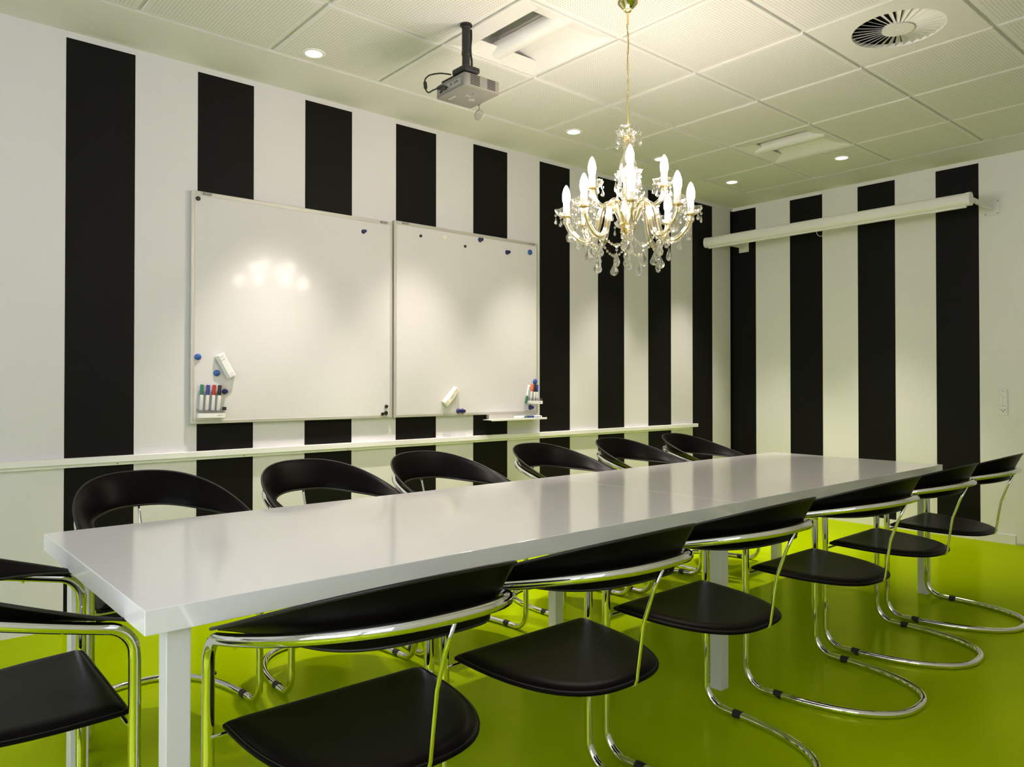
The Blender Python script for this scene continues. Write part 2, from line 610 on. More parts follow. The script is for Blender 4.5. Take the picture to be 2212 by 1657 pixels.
# swirl air diffuser
vr = empty('air_diffuser', CELL[9, 3], 0, 'round swirl air diffuser in a square ceiling plate', 'air vent')
h = (G - 2 * g) / 2
RO, RI = .196, .068
pm = MB()
n = 64
vs, fs = [], []
for k in range(n):
    a = 2 * PI * k / n
    c_, s_ = math.cos(a), math.sin(a)
    q = h / max(abs(c_), abs(s_))
    vs += [(RO * c_, RO * s_, 0), (q * c_, q * s_, 0), (RO * c_, RO * s_, .02), (q * c_, q * s_, .02)]
for k in range(n):
    l = (k + 1) % n
    fs += [(4 * k, 4 * k + 1, 4 * l + 1, 4 * l), (4 * k, 4 * l, 4 * l + 2, 4 * k + 2), (4 * k + 1, 4 * k + 3, 4 * l + 3, 4 * l + 1), (4 * k + 2, 4 * l + 2, 4 * l + 3, 4 * k + 3)]
pm.add(vs, fs).build('face_plate', M['vent'], vr)
MB().lathe([(RI, 0), (RI, .012)], 40).add([(0, 0, 0)], []).build('hub_rim', M['vent'], vr, smooth=30)
MB().lathe([(.0005, -.001), (RI, -.001), (RI, .004), (.0005, .004)], 40).build('hub', M['vent'], vr, smooth=30)
MB().lathe([(.0005, -.003), (.006, -.003), (.007, 0)], 16).build('screw', M['white_p'], vr, smooth=50)
NS = 32
sm = MB()
w0, w1 = .0115, .034
tl = math.radians(-32)
th = .0016
for z in (0, th):
    for r_, w in ((RI, w0), (RO, w1)):
        for s in (-.5, .5):
            sm.v.append((r_, s * w * math.cos(tl), .006 + s * w * math.sin(tl) + z + (-.5 * w * math.sin(tl) - .004 if r_ > .1 else 0)))
sm.f = [(0, 1, 3, 2), (4, 6, 7, 5), (0, 2, 6, 4), (1, 5, 7, 3), (0, 4, 5, 1), (2, 3, 7, 6)]
slat_me = sm.mesh('slat')
slat_me.materials.append(M['vent'])
for k in range(NS):
    obj('slat', slat_me, None, vr, rot=(0, 0, 2 * PI * k / NS))
MB().lathe([(RO + .004, .02), (RO + .004, .13), (.001, .13)], 48).build('plenum', M['dark'], vr, smooth=30)
db = MB()
for k in range(3):
    a = .5 + 2 * PI * k / 3
    db.tube([(.02 * math.cos(a), .02 * math.sin(a), .07), (RO * math.cos(a), RO * math.sin(a), .07)], .006, 6)
db.build('inner_brace', M['alu'], vr)

# recessed downlights
dl_me = MB().lathe([(.0395, .0015), (.042, -.003), (.053, -.003), (.0565, 0), (.0565, .002), (.0395, .002)], 36).mesh('trim_ring', 40)
dl_me.materials.append(M['white_p'])
dr_me = MB().lathe([(.0395, -.0006), (.030, .0009), (.0005, .0012)], 30).mesh('lens', 60)
dr_me.materials.append(M['lamp_lit'])
DLS = [(1.683, 3.452, 'round downlight beside the projector pole, above the first whiteboard'),
       (2.580, 3.443, 'round downlight behind the projector body'),
       (3.479, 3.430, 'round downlight above the free edge of the second whiteboard'),
       (4.378, 3.435, 'round downlight behind the chandelier, past the whiteboards'),
       (5.314, 3.454, 'round downlight nearest the striped corner'),
       (5.343, 2.567, 'round downlight in front of the projection screen'),
       ]
for x, y, lab in DLS:
    r = empty('downlight', (x, y, H - .0025), 0, lab, 'downlight', 'recessed round downlights')
    obj('trim_ring', dl_me, None, r)
    obj('lens', dr_me, None, r)
    ld = bpy.data.lights.new('downlight_beam', 'SPOT')
    ld.energy = SPOT
    ld.color = (1.0, 0.88, 0.80)
    ld.spot_size = math.radians(63)
    ld.spot_blend = 0.75
    ld.shadow_soft_size = .03
    lo = bpy.data.objects.new('downlight_beam', ld)
    link(lo, r, (0, 0, -.012))

# ================================================================== table
TAB = empty('conference_table', (0, 0, 0), 0.0081, 'long white conference table with square legs and a seam across its top', 'table')
TX0, TX1, TY0, TY1, TJ = 0.4234, 4.4292, 1.5406, 2.5335, 2.4381
TZ = 0.6903
for a, b in ((TX0, TJ - .0007), (TJ + .0007, TX1)):
    bbox_obj('table_top', M['table'], TAB, a, b, TY0, TY1, TZ - .0488, TZ, .0015, 2)
for x in (.475, 2.400, 4.323):
    for y in (TY0 + .042, TY1 - .090):
        bbox_obj('leg', M['leg'], TAB, x, x + .048, y, y + .048, 0, TZ - .0488, .002, 2)

# ================================================================== chairs
HW, HA, HB, VT, NT = .263, .617, .720, .475, 2.588
VR, NR = .499, 2.512
HSF, HSB, SW, SV1, NSS = .450, .434, .239, .383, 2.765
TR = .0125


def sup(hw, V, n, t):
    c, s = math.cos(t), math.sin(t)
    return (-hw * math.copysign(abs(c) ** (2 / n), c), V * abs(s) ** (2 / n))


def arm_z(v):
    return HA + (HB - HA) * v / VT


def loop_pts(hw, V, n, vmin, N):
    """evenly spaced points of the rounded U from (-hw,vmin) round the rear to (hw,vmin)"""
    raw = [sup(hw, V, n, PI * i / 1200) for i in range(1201)]
    raw = [p for p in raw if p[1] >= vmin]
    raw[0] = (raw[0][0], vmin)
    raw[-1] = (raw[-1][0], vmin)
    L = [0]
    for a, b in zip(raw, raw[1:]):
        L.append(L[-1] + math.hypot(b[0] - a[0], b[1] - a[1]))
    out, k = [], 0
    for i in range(N):
        s = L[-1] * i / (N - 1)
        while k < len(L) - 2 and L[k + 1] < s:
            k += 1
        d = L[k + 1] - L[k]
        f = (s - L[k]) / d if d > 0 else 0
        out.append((raw[k][0] + (raw[k + 1][0] - raw[k][0]) * f, raw[k][1] + (raw[k + 1][1] - raw[k][1]) * f))
    return out


def make_chair():
    root = empty('armchair')
    # continuous steel tube: arms, front legs and floor runners
    BR, BF = .055, .075
    path = []
    top = loop_pts(HW, VT, NT, BR, 60)
    path += [(u, v, arm_z(v)) for u, v in top]
    u1 = top[-1][0]
    zt = arm_z(BR)
    for k in range(1, 8):
        a = PI / 2 * k / 8
        path.append((u1 + (HW - u1) * k / 8, BR - BR * math.sin(a), zt - BR * (1 - math.cos(a)) - .006 * math.sin(a)))
    path += [(HW, 0, z) for z in (.555, .5, .4, .3, .2, .1)]
    for k in range(0, 9):
        a = PI / 2 * k / 8
        path.append((HW, BF - BF * math.cos(a), TR + BF - BF * math.sin(a)))
    run = loop_pts(HW, VR, NR, BF + .02, 60)
    path += [(u, v, TR) for u, v in reversed(run)]
    for k in range(8, -1, -1):
        a = PI / 2 * k / 8
        path.append((-HW, BF - BF * math.cos(a), TR + BF - BF * math.sin(a)))
    path += [(-HW, 0, z) for z in (.1, .2, .3, .4, .5, .555)]
    u0 = top[0][0]
    for k in range(7, 0, -1):
        a = PI / 2 * k / 8
        path.append((u0 + (-HW - u0) * k / 8, BR - BR * math.sin(a), zt - BR * (1 - math.cos(a)) - .006 * math.sin(a)))
    MB().tube(path, TR, 14, closed=True).build('tube_frame', M['chrome'], root, smooth=180)
    # seat
    out = loop_pts(SW, SV1, NSS, .012, 44)
    cr = .022
    oc = list(out)
    front = []
    for k in range(1, 5):
        a = PI / 2 * k / 5
        front.append((out[-1][0] - cr * (1 - math.cos(a)), .012 - cr * math.sin(a) * .55))
    for k in range(1, 14):
        front.append((SW - cr - (2 * SW - 2 * cr) * k / 14, .012 - cr * .55))
    for k in range(4, 0, -1):
        a = PI / 2 * k / 5
        front.append((out[0][0] + cr * (1 - math.cos(a)), .012 - cr * math.sin(a) * .55))
    oc += front
    cy = .17
    prof = [(0.0, .000), (.35, .000), (.6, .001), (.78, .0025), (.87, .003), (.925, .000), (.95, -.0045), (.962, -.0065), (.985, -.0065), (1.0, -.009), (1.0, -.013), (.985, -.0155), (.93, -.0165), (.5, -.0165), (0.0, -.0165)]
    vs, fs = [], []
    n = len(oc)

    def seat_z(v):
        return HSF + (HSB - HSF) * v / SV1
    for t, dz in prof:
        if t == 0.0:
            vs.append((0, cy, seat_z(cy) + dz))
            continue
        for u, v in oc:
            uu, vv = u * t, cy + (v - cy) * t
            vs.append((uu, vv, seat_z(vv) + dz))
    # ring index
    ring = []
    idx = 0
    for t, dz in prof:
        if t == 0.0:
            ring.append([idx])
            idx += 1
        else:
            ring.append(list(range(idx, idx + n)))
            idx += n
    for a, b in zip(ring, ring[1:]):
        for k in range(n):
            l = (k + 1) % n
            if len(a) == 1:
                fs.append((a[0], b[k], b[l]))
            elif len(b) == 1:
                fs.append((a[k], b[0], a[l]))
            else:
                fs.append((a[k], b[k], b[l], a[l]))
    seat = MB().add(vs, fs).build('seat', M['leather'], root, smooth=50)
    st = []
    for u, v in oc:
        uu, vv = u * .974, cy + (v - cy) * .974
        st.append((uu, vv, seat_z(vv) - .0063))
    MB().tube(st, .0011, 5, closed=True).build('stitching', M['leather_edge'], seat, smooth=180)
    # backrest: leather band round the tube, upright at the rear, lying flat on the arms
    cl = loop_pts(HW, VT, NT, .016, 56)
    nC = len(cl)
    A, top_e, bot_e = [], [], []
    NA = 8
    grid = []
    for i, (u, v) in enumerate(cl):
        a = cl[max(i - 1, 0)]
        b = cl[min(i + 1, nC - 1)]
        t = Vector((b[0] - a[0], b[1] - a[1], 0)).normalized()
        o = Vector((-t.y, t.x, 0))
        if o.dot(Vector((u, v - .12, 0))) < 0:
            o = -o
        w = min(max((v - .016) / (VT - .016), 0), 1)
        w3 = w * w * (3 - 2 * w)
        z = arm_z(v)
        endw = min(1.0, min(i, nC - 1 - i) / 2.5)
        # offsets outward / upward of upper outer edge and lower inner edge
        ou, zu = .012 + .004 * w3, .0175 + .0605 * w ** 1.15
        g_ = min(1.0, w / .45)
        oi, zi = -(.017 + .029 * g_ * g_ * (3 - 2 * g_)) + .010 * w3, .0145 - .056 * w3
        om, zm = -.004 - .012 * g_, .0165 - .001 * w3     # middle, just inside the tube top
        if endw < 1:
            ou = -.012 + (ou + .012) * (.55 + .45 * endw)
            oi = -.012 + (oi + .012) * (.55 + .45 * endw)
        row = []
        for k in range(NA + 1):
            f = k / NA
            # quadratic Bezier inner -> mid -> outer
            x = (1 - f) ** 2 * oi + 2 * f * (1 - f) * om + f * f * ou
            y = (1 - f) ** 2 * zi + 2 * f * (1 - f) * zm + f * f * zu
            row.append(Vector((u, v, z)) + o * x + Vector((0, 0, y)))
        grid.append(row)
    th = .0055
    vs, fs = [], []
    W_ = NA + 1
    for side in (0, 1):
        for i in range(nC):
            for k in range(W_):
                a = grid[max(i - 1, 0)][k]
                b = grid[min(i + 1, nC - 1)][k]
                c = grid[i][max(k - 1, 0)]
                d = grid[i][min(k + 1, NA)]
                nn = (b - a).cross(d - c)
                nn = nn.normalized() if nn.length > 1e-9 else Vector((0, 0, 1))
                if nn.dot(Vector((-grid[i][k].x, .15 - grid[i][k].y, .25))) < 0:
                    nn = -nn
                e = 0.45 if k in (0, NA) else 1.0
                vs.append(grid[i][k] + nn * (th * e if side == 0 else 0))
    off = nC * W_
    for i in range(nC - 1):
        for k in range(NA):
            p = i * W_ + k
            fs.append((p, p + 1, p + W_ + 1, p + W_))
            fs.append((off + p, off + p + W_, off + p + W_ + 1, off + p + 1))
    for i in range(nC - 1):
        for k in (0, NA):
            p = i * W_ + k
            fs.append((p, p + W_, off + p + W_, off + p))
    for i in (0, nC - 1):
        for k in range(NA):
            p = i * W_ + k
            fs.append((p, p + 1, off + p + 1, off + p))
    back = MB().add(vs, fs).build('backrest', M['leather'], root, smooth=60)
    for k in (0, NA):
        pts = [vs[i * W_ + k] * .5 + vs[off + i * W_ + k] * .5 for i in range(nC)]
        MB().tube(pts, .0036, 7).build('piping', M['leather_edge'], back, smooth=180)
    # rear rod from tube to seat, cross bar under the seat front, rubber glides
    MB().tube([(0, .468, .712), (0, .440, .650), (0, .412, .572), (0, .402, .51), (0, .391, .436), (0, .386, .422), (0, .374, .4165), (0, .30, .4175), (0, .02, .4275)], .0048, 9).build('seat_rod', M['chrome'], root, smooth=180)
    MB().tube([(-HW, .012, .424), (HW, .012, .424)], .0045, 8).build('cross_bar', M['chrome'], root, smooth=60)
    for s in (-1, 1):
        gl = MB()
        q = [p for p in run if p[0] * s > 0]
        q.sort(key=lambda p: p[1])
        c0 = next(p for p in q if p[1] > .125)
        gl.tube([(c0[0], .112, TR + .0012), (c0[0], .142, TR + .0012)], .0137, 12)
        gl.build('glide', M['rubber'], root, smooth=50)
        MB().tube([(s * (HW - TR + .001), 0, .545), (s * (HW - TR - .0025), 0, .545)], .004, 8).build('rivet', M['brass_p'], root, smooth=40)
        MB().tube([(s * (HW - .004), .13, arm_z(.13) - TR + .002), (s * (HW - .004), .13, arm_z(.13) - TR - .004)], .004, 8).build('screw', M['chrome'], root, smooth=40)
    return root


chair = make_chair()
ORD = ['first', 'second', 'third', 'fourth', 'fifth', 'sixth']
NEAR = [(.789, 1.532, -.006), (1.36, 1.536, .018), (1.975, 1.558, .022), (2.749, 1.565, .011), (3.391, 1.589, .025), (4.027, 1.604, .036)]
FAR = [(.790, 2.552, .03), (1.428, 2.556, .015), (2.020, 2.556, .0), (2.800, 2.590, .08), (3.445, 2.594, .10), (4.065, 2.598, .10)]
spots = []
for k, (x, y, a) in enumerate(NEAR):
    spots.append((x, y, PI + a, 'black leather chrome armchair opposite the whiteboards, %s from the lone end chair' % ORD[k], 'armchairs opposite the whiteboards'))
for k, (x, y, a) in enumerate(FAR):
    spots.append((x, y, a, 'black leather chrome armchair backed to the whiteboard wall, %s from the lone end chair' % ORD[k], 'armchairs backed to the whiteboards'))
spots.append((.434, 1.952, PI / 2 - .012, 'black leather chrome armchair alone at the end of the table', None))
for i, (x, y, a, lab, grp) in enumerate(spots):
    o = chair if i == 0 else copy_tree(chair)
    o.location = (x, y, 0)
    o.rotation_euler = (0, 0, a)
    tag(o, lab, 'chair', grp)
    if grp is None and 'group' in o:
        del o['group']

# ================================================================== whiteboards
BY = YW - .030        # front of the frame
BS = YW - .0287       # writing surface


def whiteboard(x0, x1, z0, z1, label):
    r = empty('whiteboard', (0, 0, 0), 0, label, 'whiteboard', 'two square whiteboards')
    w = .019
    MB().box(x0 + .004, x1 - .004, BS, YW - .004, z0 + .004, z1 - .004).build('writing_surface', M['board'], r)
    for a in ((x0, x0 + w, z0, z1), (x1 - w, x1, z0, z1), (x0 + w, x1 - w, z0, z0 + w), (x0 + w, x1 - w, z1 - w - .004, z1)):
        bbox_obj('frame_rail', M['alu'], r, a[0], a[1], BY, YW - .003, a[2], a[3], .003, 2)
    for x in (x0 + .055, x1 - .085):
        bbox_obj('clip', M['grey'], r, x, x + .042, BY - .020, BY + .001, z1 - .016, z1 - .005, .002, 1)
    return r


w1a, w1b = on(414.3, 410.6, 1, BY), on(846.5, 902, 1, BY)
WB1 = (1.262, 2.442, .920, 2.106)
WB2 = (2.455, 3.645, .919, 2.122)
whiteboard(*WB1, 'square whiteboard in a thin aluminium frame with the four-marker holder')
whiteboard(*WB2, 'square whiteboard in a thin aluminium frame above the small pen tray')
# grey strip added as the darkness of the gap between the boards
bbox_obj('dark_gap_strip', M['grey'], None, WB1[1] + .001, WB2[0] - .001, YW - .016, YW - .001, .925, 2.10, .001, 1)
tag(bpy.data.objects['dark_gap_strip'], 'added strip standing for the dark gap between the two whiteboards', 'strip')


def dome(px, py, r, label, material, kind):
    p = on(px, py, 1, BS - .006)
    m = MB()
    if kind == 'dome':
        m.lathe([(r, 0), (r, .003), (r * .93, .007), (r * .7, .0105), (r * .35, .0125), (.0004, .013)], 24)
    elif kind == 'knob':
        m.lathe([(r, 0), (r, .003), (r * .78, .007), (r * .55, .011), (r * .52, .016), (r * .66, .021), (r * .66, .026), (r * .55, .0285), (.0004, .029)], 24)
    elif kind == 'disc':
        m.lathe([(r, 0), (r, .006), (r * .85, .0085), (r * .6, .0085), (r * .5, .0072), (.0004, .0072)], 20)
    o = m.build('magnet', material, None, (p.x, BS, p.z), (PI / 2, 0, 0), smooth=45)
    return tag(o, label, 'magnet', 'magnets on the whiteboards')


dome(428.5, 428.5, .0115, 'grey-black disc magnet in the corner by the whiteboard clip', M['black_p'], 'disc')
dome(786, 500, .0135, 'navy knob magnet alone near the top of the four-marker whiteboard', M['blue_k'], 'knob')
dome(428, 771, .0165, 'bright blue domed magnet overlapping the frame of the four-marker whiteboard', M['blue_d'], 'dome')
dome(469, 806, .0165, 'bright blue domed magnet below the white eraser', M['blue_d'], 'dome')
dome(486, 846, .0145, 'navy knob magnet right beside the black-capped marker', M['blue_k'], 'knob')
dome(909.5, 509.5, .009, 'tiny black disc magnet under the clip by the board gap', M['black_p'], 'disc')
dome(960.5, 512, .0165, 'white disc magnet between two tiny black ones', M['cream_p'], 'disc')
dome(1005.5, 532, .009, 'tiny black disc magnet between the white disc and a navy knob', M['black_p'], 'disc')
dome(1038, 518, .0165, 'navy knob magnet touching the upper frame of the pen-tray whiteboard', M['blue_k'], 'knob')
dome(1096.5, 545, .0165, 'navy knob magnet beside the flat blue magnet in the upper corner', M['blue_k'], 'knob')
dome(1145.5, 545, .0195, 'flat bright blue magnet under the clip in the upper corner', M['blue_d'], 'dome')
dome(991, 888, .0165, 'navy knob magnet of a pair, the one nearer the cream eraser', M['blue_k'], 'knob')
dome(999.5, 888, .0165, 'navy knob magnet of a pair, the one nearer the pen tray', M['blue_k'], 'knob')
dome(1156.5, 824.5, .0195, 'bright blue domed magnet above the black-capped marker', M['blue_d'], 'dome')
dome(1146.5, 880, .0185, 'navy knob magnet under the slanting marker holder', M['blue_k'], 'knob')
dome(834.5, 892.5, .0125, 'larger black disc magnet in the lower corner at the board gap', M['black_p'], 'disc')
dome(827, 894.5, .010, 'smaller black disc magnet in the lower corner at the board gap', M['black_p'], 'disc')
for px, py, a, lab in ((834.5, 878, .5, 'tilted black cube magnet above two black discs'), (484.5, 882.5, .0, 'black cube magnet at the end of the marker holder')):
    p = on(px, py, 1, BS - .006)
    o = obj('magnet', bevel_box('magnet', .017, .014, .017, .0015, 1), M['black_p'], None, (p.x, BS - .007, p.z), (0, a, 0))
    tag(o, lab, 'magnet', 'magnets on the whiteboards')


def eraser(px, py, L, W, T, ang, body, label, print_=False):
    p = on(px, py, 1, BS - T * .6)
    r = empty('board_eraser', (p.x, BS, p.z), 0, label, 'eraser', 'board erasers')
    r.rotation_euler = (0, ang, 0)
    # body along local x, thickness toward -y; chamfered prism
    s = MB()
    hl, hw = L / 2, W / 2
    sec = [(-hw, -.006), (-hw, -T * .45), (-hw * .55, -T), (hw * .55, -T), (hw, -T * .45), (hw, -.006)]
    vs = [(x, y, z) for x in (-hl, hl) for z, y in sec]
    n = len(sec)
    fs = [(k, (k + 1) % n, n + (k + 1) % n, n + k) for k in range(n)] + [tuple(range(n)), tuple(2 * n - 1 - k for k in range(n))]
    s.add(vs, fs).build('body', body, r, smooth=None)
    MB().box(-hl + .003, hl - .003, -.006, 0, -hw + .003, hw - .003).build('felt_pad', M['grey'], r)
    for sg in (-1, 1):
        for k in range(3):
            x = sg * (hl - .008 - k * .009)
            q = MB()
            sc2 = [(-hw * 1.04, -.008), (-hw * 1.04, -T * .46), (-hw * .57, -T * 1.07), (hw * .57, -T * 1.07), (hw * 1.04, -T * .46), (hw * 1.04, -.008)]
            vs = [(xx, y, z) for xx in (x - .0025, x + .0025) for z, y in sc2]
            q.add(vs, fs).build('ridge', body, r)
    if print_:
        for k in range(6):
            MB().box(-.018 + k * .0055, -.0145 + k * .0055, -T - .0004, -T + .0002, -.003, .0012 + .0016 * (k % 2)).build('print', M['blue_p'], r)
        MB().lathe([(.0035, 0), (.0045, 0), (.0045, .0004), (.0035, .0004)], 14).build('print', M['grey'], r, (.021, -T + .0001, 0), (PI / 2, 0, 0))
    return r


eraser(488, 790, .132, .048, .030, math.radians(61), M['white_p'], 'white ridged board eraser above the four markers')
eraser(975, 857, .135, .052, .032, math.radians(-46), M['cream_p'], 'cream ridged board eraser with a small blue print', True)


def marker(p0, p1, cap, label, group, capfirst=True, plug=None):
    """marker from bottom p0 to cap end p1"""
    p0, p1 = Vector(p0), Vector(p1)
    L = (p1 - p0).length
    d = (p1 - p0).normalized()
    r = empty('marker', p0, 0, label, 'marker', group)
    r.rotation_mode = 'QUATERNION'
    r.rotation_quaternion = d.to_track_quat('Z', 'X')
    k = L / .122
    R = .0088
    b = MB().lathe([(.0004, 0), (R * .8, 0), (R, .003), (R, .072 * k), (R * .9, .0725 * k), (R * .9, .076 * k)], 16).build('body', M['white_p'], r, smooth=40)
    MB().lathe([(R * 1.02, .0735 * k), (R * 1.05, .076 * k), (R * .98, .119 * k), (R * .85, .122 * k), (.0004, .122 * k)], 16).build('cap', cap, r, smooth=40)
    for z0, z1 in ((.012, .022), (.027, .055), (.060, .067)):
        q = MB()
        vs = []
        for z in (z0 * k, z1 * k):
            for a in (-.45, -.2, .05, .3):
                an = -PI / 2 + a
                vs.append(((R + .0002) * math.cos(an), (R + .0002) * math.sin(an), z))
        q.add(vs, [(0, 1, 5, 4), (2, 3, 7, 6)] if z0 == .027 else [(0, 1, 5, 4), (1, 2, 6, 5), (2, 3, 7, 6)])
        q.build('print', cap, b)
    return r


def holder(x0, x1, z0, z1, dep, tilt, label):
    cx, cz = (x0 + x1) / 2, (z0 + z1) / 2
    r = empty('marker_holder', (cx, BS, cz), 0, label, 'marker holder', 'magnetic marker holders')
    r.rotation_euler = (0, tilt, 0)
    w, hh = (x1 - x0) / 2, (z1 - z0) / 2
    t = MB()
    t.box(-w, w, -dep, -dep + .0022, -hh, hh)
    t.box(-w, w, -dep + .0022, 0, -hh, -hh + .002)
    t.box(-w, -w + .002, -dep + .0022, -.0005, -hh + .002, hh)
    t.box(w - .002, w, -dep + .0022, -.0005, -hh + .002, hh)
    t.build('trough', M['white_p'], r)
    MB().box(-w, w, -.0022, 0, -hh + .002, hh + .022).build('back_plate', M['acryl'], r)
    MB().box(-w + .002, w - .002, -dep + .0006, -dep + .0016, hh, hh + .018).build('clear_rail', M['acryl'], r)
    for k in range(5):
        MB().box(w * .42 + k * .0052, w * .42 + k * .0052 + .0036, -dep - .0003, -dep + .0001, -.002, .0018).build('print', M['grey'], r)
    return r


holder(1.290, 1.425, .951, .974, .032, .015, 'white marker holder carrying four upright markers')
MG = 'markers in the four-marker holder'
for px, py0, py1, px0, cap, nm in ((436.6, 886, 830.7, 434.0, 'green_p', 'green'), (449.8, 886, 831.5, 446.5, 'blue_p', 'blue'), (463, 886.5, 831.5, 459.5, 'red_p', 'red'), (475, 887, 832, 471.5, 'black_p', 'black')):
    a = on(px0, py0, 1, BS - .016)
    b = on(px, py1, 1, BS - .016)
    marker(a, b, M[cap], 'whiteboard marker with a %s cap in the four-marker holder' % nm, MG)
holder(3.530, 3.660, .985, 1.007, .032, .03, 'white marker holder mounted over the end of the pen tray')
MG = 'markers in the holder over the pen tray'
for px, py0, py1, px0, cap, nm in ((1150.4, 868.5, 830.3, 1145.5, 'orange_p', 'an orange'), (1156.4, 869.5, 831, 1153, 'black_p', 'a black'), (1160.6, 870, 831.3, 1158.8, 'blue_p', 'a blue')):
    a = on(px0, py0, 1, BS - .016)
    b = on(px, py1, 1, BS - .016)
    marker(a, b, M[cap], 'whiteboard marker with %s cap in the holder over the pen tray' % nm, MG)
a = on(1142.8, 832, 1, BS - .016)
b = on(1136.2, 870.5, 1, BS - .016)
marker(a, b, M['green_p'], 'marker standing upside down on its green cap beside the orange one', MG)

# pen tray under the second board
TR0 = empty('pen_tray', (0, 0, 0), 0, 'thin white pen tray projecting below the corner of the whiteboard', 'tray')
tx0, tx1, tz = 3.145, 3.648, .884
MB().box(tx0, tx1, YW - .115, YW - .0295, tz, tz + .003).build('tray_floor', M['white_p'], TR0)
bbox_obj('front_lip', M['white_p'], TR0, tx0 + .004, tx1, YW - .119, YW - .113, tz - .006, tz + .008, .002, 2)
MB().box(tx0 + .05, tx1 - .02, YW - .032, YW - .004, tz - .004, tz + .035).build('mounting_rail', M['alu'], TR0)
LB = 'loose markers on the pen tray'
zz = tz + .003 + .0092
marker((3.515, YW - .055, zz), (3.395, YW - .058, zz), M['white_p'], 'white marker lying along the board side of the pen tray', LB)
marker((3.60, YW - .076, zz), (3.478, YW - .078, zz), M['green_p'], 'green-capped marker lying in the middle of the pen tray', LB)
marker((3.612, YW - .098, zz), (3.49, YW - .0975, zz), M['blue_p'], 'blue-capped marker lying against the lip of the pen tray', LB)

# ------------------------------------------------------------------ wall ledge
LG = empty('wall_ledge', (0, 0, 0), 0, 'narrow white ledge running along the wall below the whiteboards', 'ledge')
xe = 5.546
bbox_obj('ledge_board', M['trim'], LG, XB + .001, xe, YW - .032, YW - .001, .752, .781, .0015, 1)
bbox_obj('batten', M['trim'], LG, XB + .001, xe - .10, YW - .018, YW - .001, .737, .752, .001, 1)
for k in range(11):
    x = -.9 + .61 * k
    if x < xe - .12:
        MB().tube([(x, YW - .0175, .7435), (x, YW - .0188, .7435)], .0028, 8).build('screw', M['black_p'], LG)

# ================================================================== projection screen
SX, SZ = XW - .455, 2.376
SY0, SY1 = 1.838, 3.952
PS = empty('projection_screen', (0, 0, 0), 0, 'rolled white projection screen case held off the striped end wall', 'projection screen')
sec = []
for k in range(28):
    a = 2 * PI * k / 28
    q = 2.6
    c_, s_ = math.cos(a), math.sin(a)
    sec.append((.040 * math.copysign(abs(c_) ** (2 / q), c_), .043 * math.copysign(abs(s_) ** (2 / q), s_)))
cs = MB()
n = len(sec)
vs = [(SX + x, y, SZ + z) for y in (SY0 + .025, SY1 - .025) for x, z in sec]
cs.add(vs, [(k, (k + 1) % n, n + (k + 1) % n, n + k) for k in range(n)])
M['case'] = mat('screen_case_white', (0.80, 0.80, 0.77), 0.22)
cs.build('case', M['case'], PS, smooth=40)
for y0, y1 in ((SY0, SY0 + .026), (SY1 - .026, SY1)):
    e = MB()
    vs = [(SX + x * 1.05, y, SZ + z * 1.05) for y in (y0, y1) for x, z in sec]
    e.add(vs, [(k, (k + 1) % n, n + (k + 1) % n, n + k) for k in range(n)] + [tuple(range(n)), tuple(2 * n - 1 - k for k in range(n))])
    e.build('end_cap', M['case'], PS, smooth=40)
bbox_obj('bottom_bar', M['case'], PS, SX - .012, SX + .012, SY0 + .03, SY1 - .03, SZ - .056, SZ - .040, .004, 2)
lp = []
ym = (on(1773, 498, 0, SX)).y
for k in range(13):
    a = PI * k / 12
    lp.append((SX, ym + .035 * math.cos(a), SZ - .052 - .045 * math.sin(a)))
MB().tube(lp, .0018, 6).build('pull_loop', M['white_p'], PS, smooth=180)
for yp, sgn in ((1.853, 1), (3.857, -1)):
    bbox_obj('wall_plate', M['case'], PS, XW - .006, XW - .0009, yp - .05, yp + .05, SZ - .045, SZ + .062, .004, 2)
    bbox_obj('bracket_arm', M['case'], PS, SX + .02, XW - .006, yp - .009 + (.0 if sgn > 0 else .0), yp + .009, SZ - .012, SZ + .022, .003, 1)
    for dy in (-.038, .038):
        for dz in (-.034, .05):
            MB().tube([(XW - .005, yp + dy, SZ + dz), (XW - .0085, yp + dy, SZ + dz)], .005, 10).build('screw', M['grey'], PS)

# ------------------------------------------------------------------ switches and socket
o0 = on(2157.5, 840, 0, XW)
o1 = on(2178.3, 898, 0, XW)
SK = empty('switch_socket_panel', (XW, 0, 0), 0, 'white wall panel with light switches above a power socket', 'wall socket')
ya, yb = o1.y, o0.y
zb, zt_ = .902, 1.090
bbox_obj('frame', M['white_p'], SK, -.008, 0, ya, yb, zb, zt_, .003, 2)
ym = (ya + yb) / 2
hw = (yb - ya) / 2 - .007
bbox_obj('rocker', M['white_p'], SK, -.0125, -.007, ym - hw, ym + hw, zt_ - .056, zt_ - .010, .0015, 1)
bbox_obj('rocker', M['white_p'], SK, -.0125, -.007, ym + .0006, ym + hw, zt_ - .107, zt_ - .061, .0015, 1)
bbox_obj('rocker', M['white_p'], SK, -.0125, -.007, ym - hw, ym - .0006, zt_ - .107, zt_ - .061, .0015, 1)
sk = bbox_obj('socket', M['white_p'], SK, -.0105, -.007, ym - hw, ym + hw, zb + .010, zt_ - .112, .0015, 1)
for dy, dz, r_ in ((.010, -.004, .0032), (-.010, -.004, .0032), (0, -.017, .0032), (0, -.007, .0018)):
    MB().tube([(-.0015, dy, dz), (-.0042, dy, dz)], r_, 10).build('pin_hole', M['dark'], sk)
for z in (zt_ - .018, zt_ - .120):
    MB().box(-.0131 if z > 1.05 else -.0112, -.0100, ym - .005, ym + .005, z - .0018, z + .0018).build('indicator', M['grey'], SK)

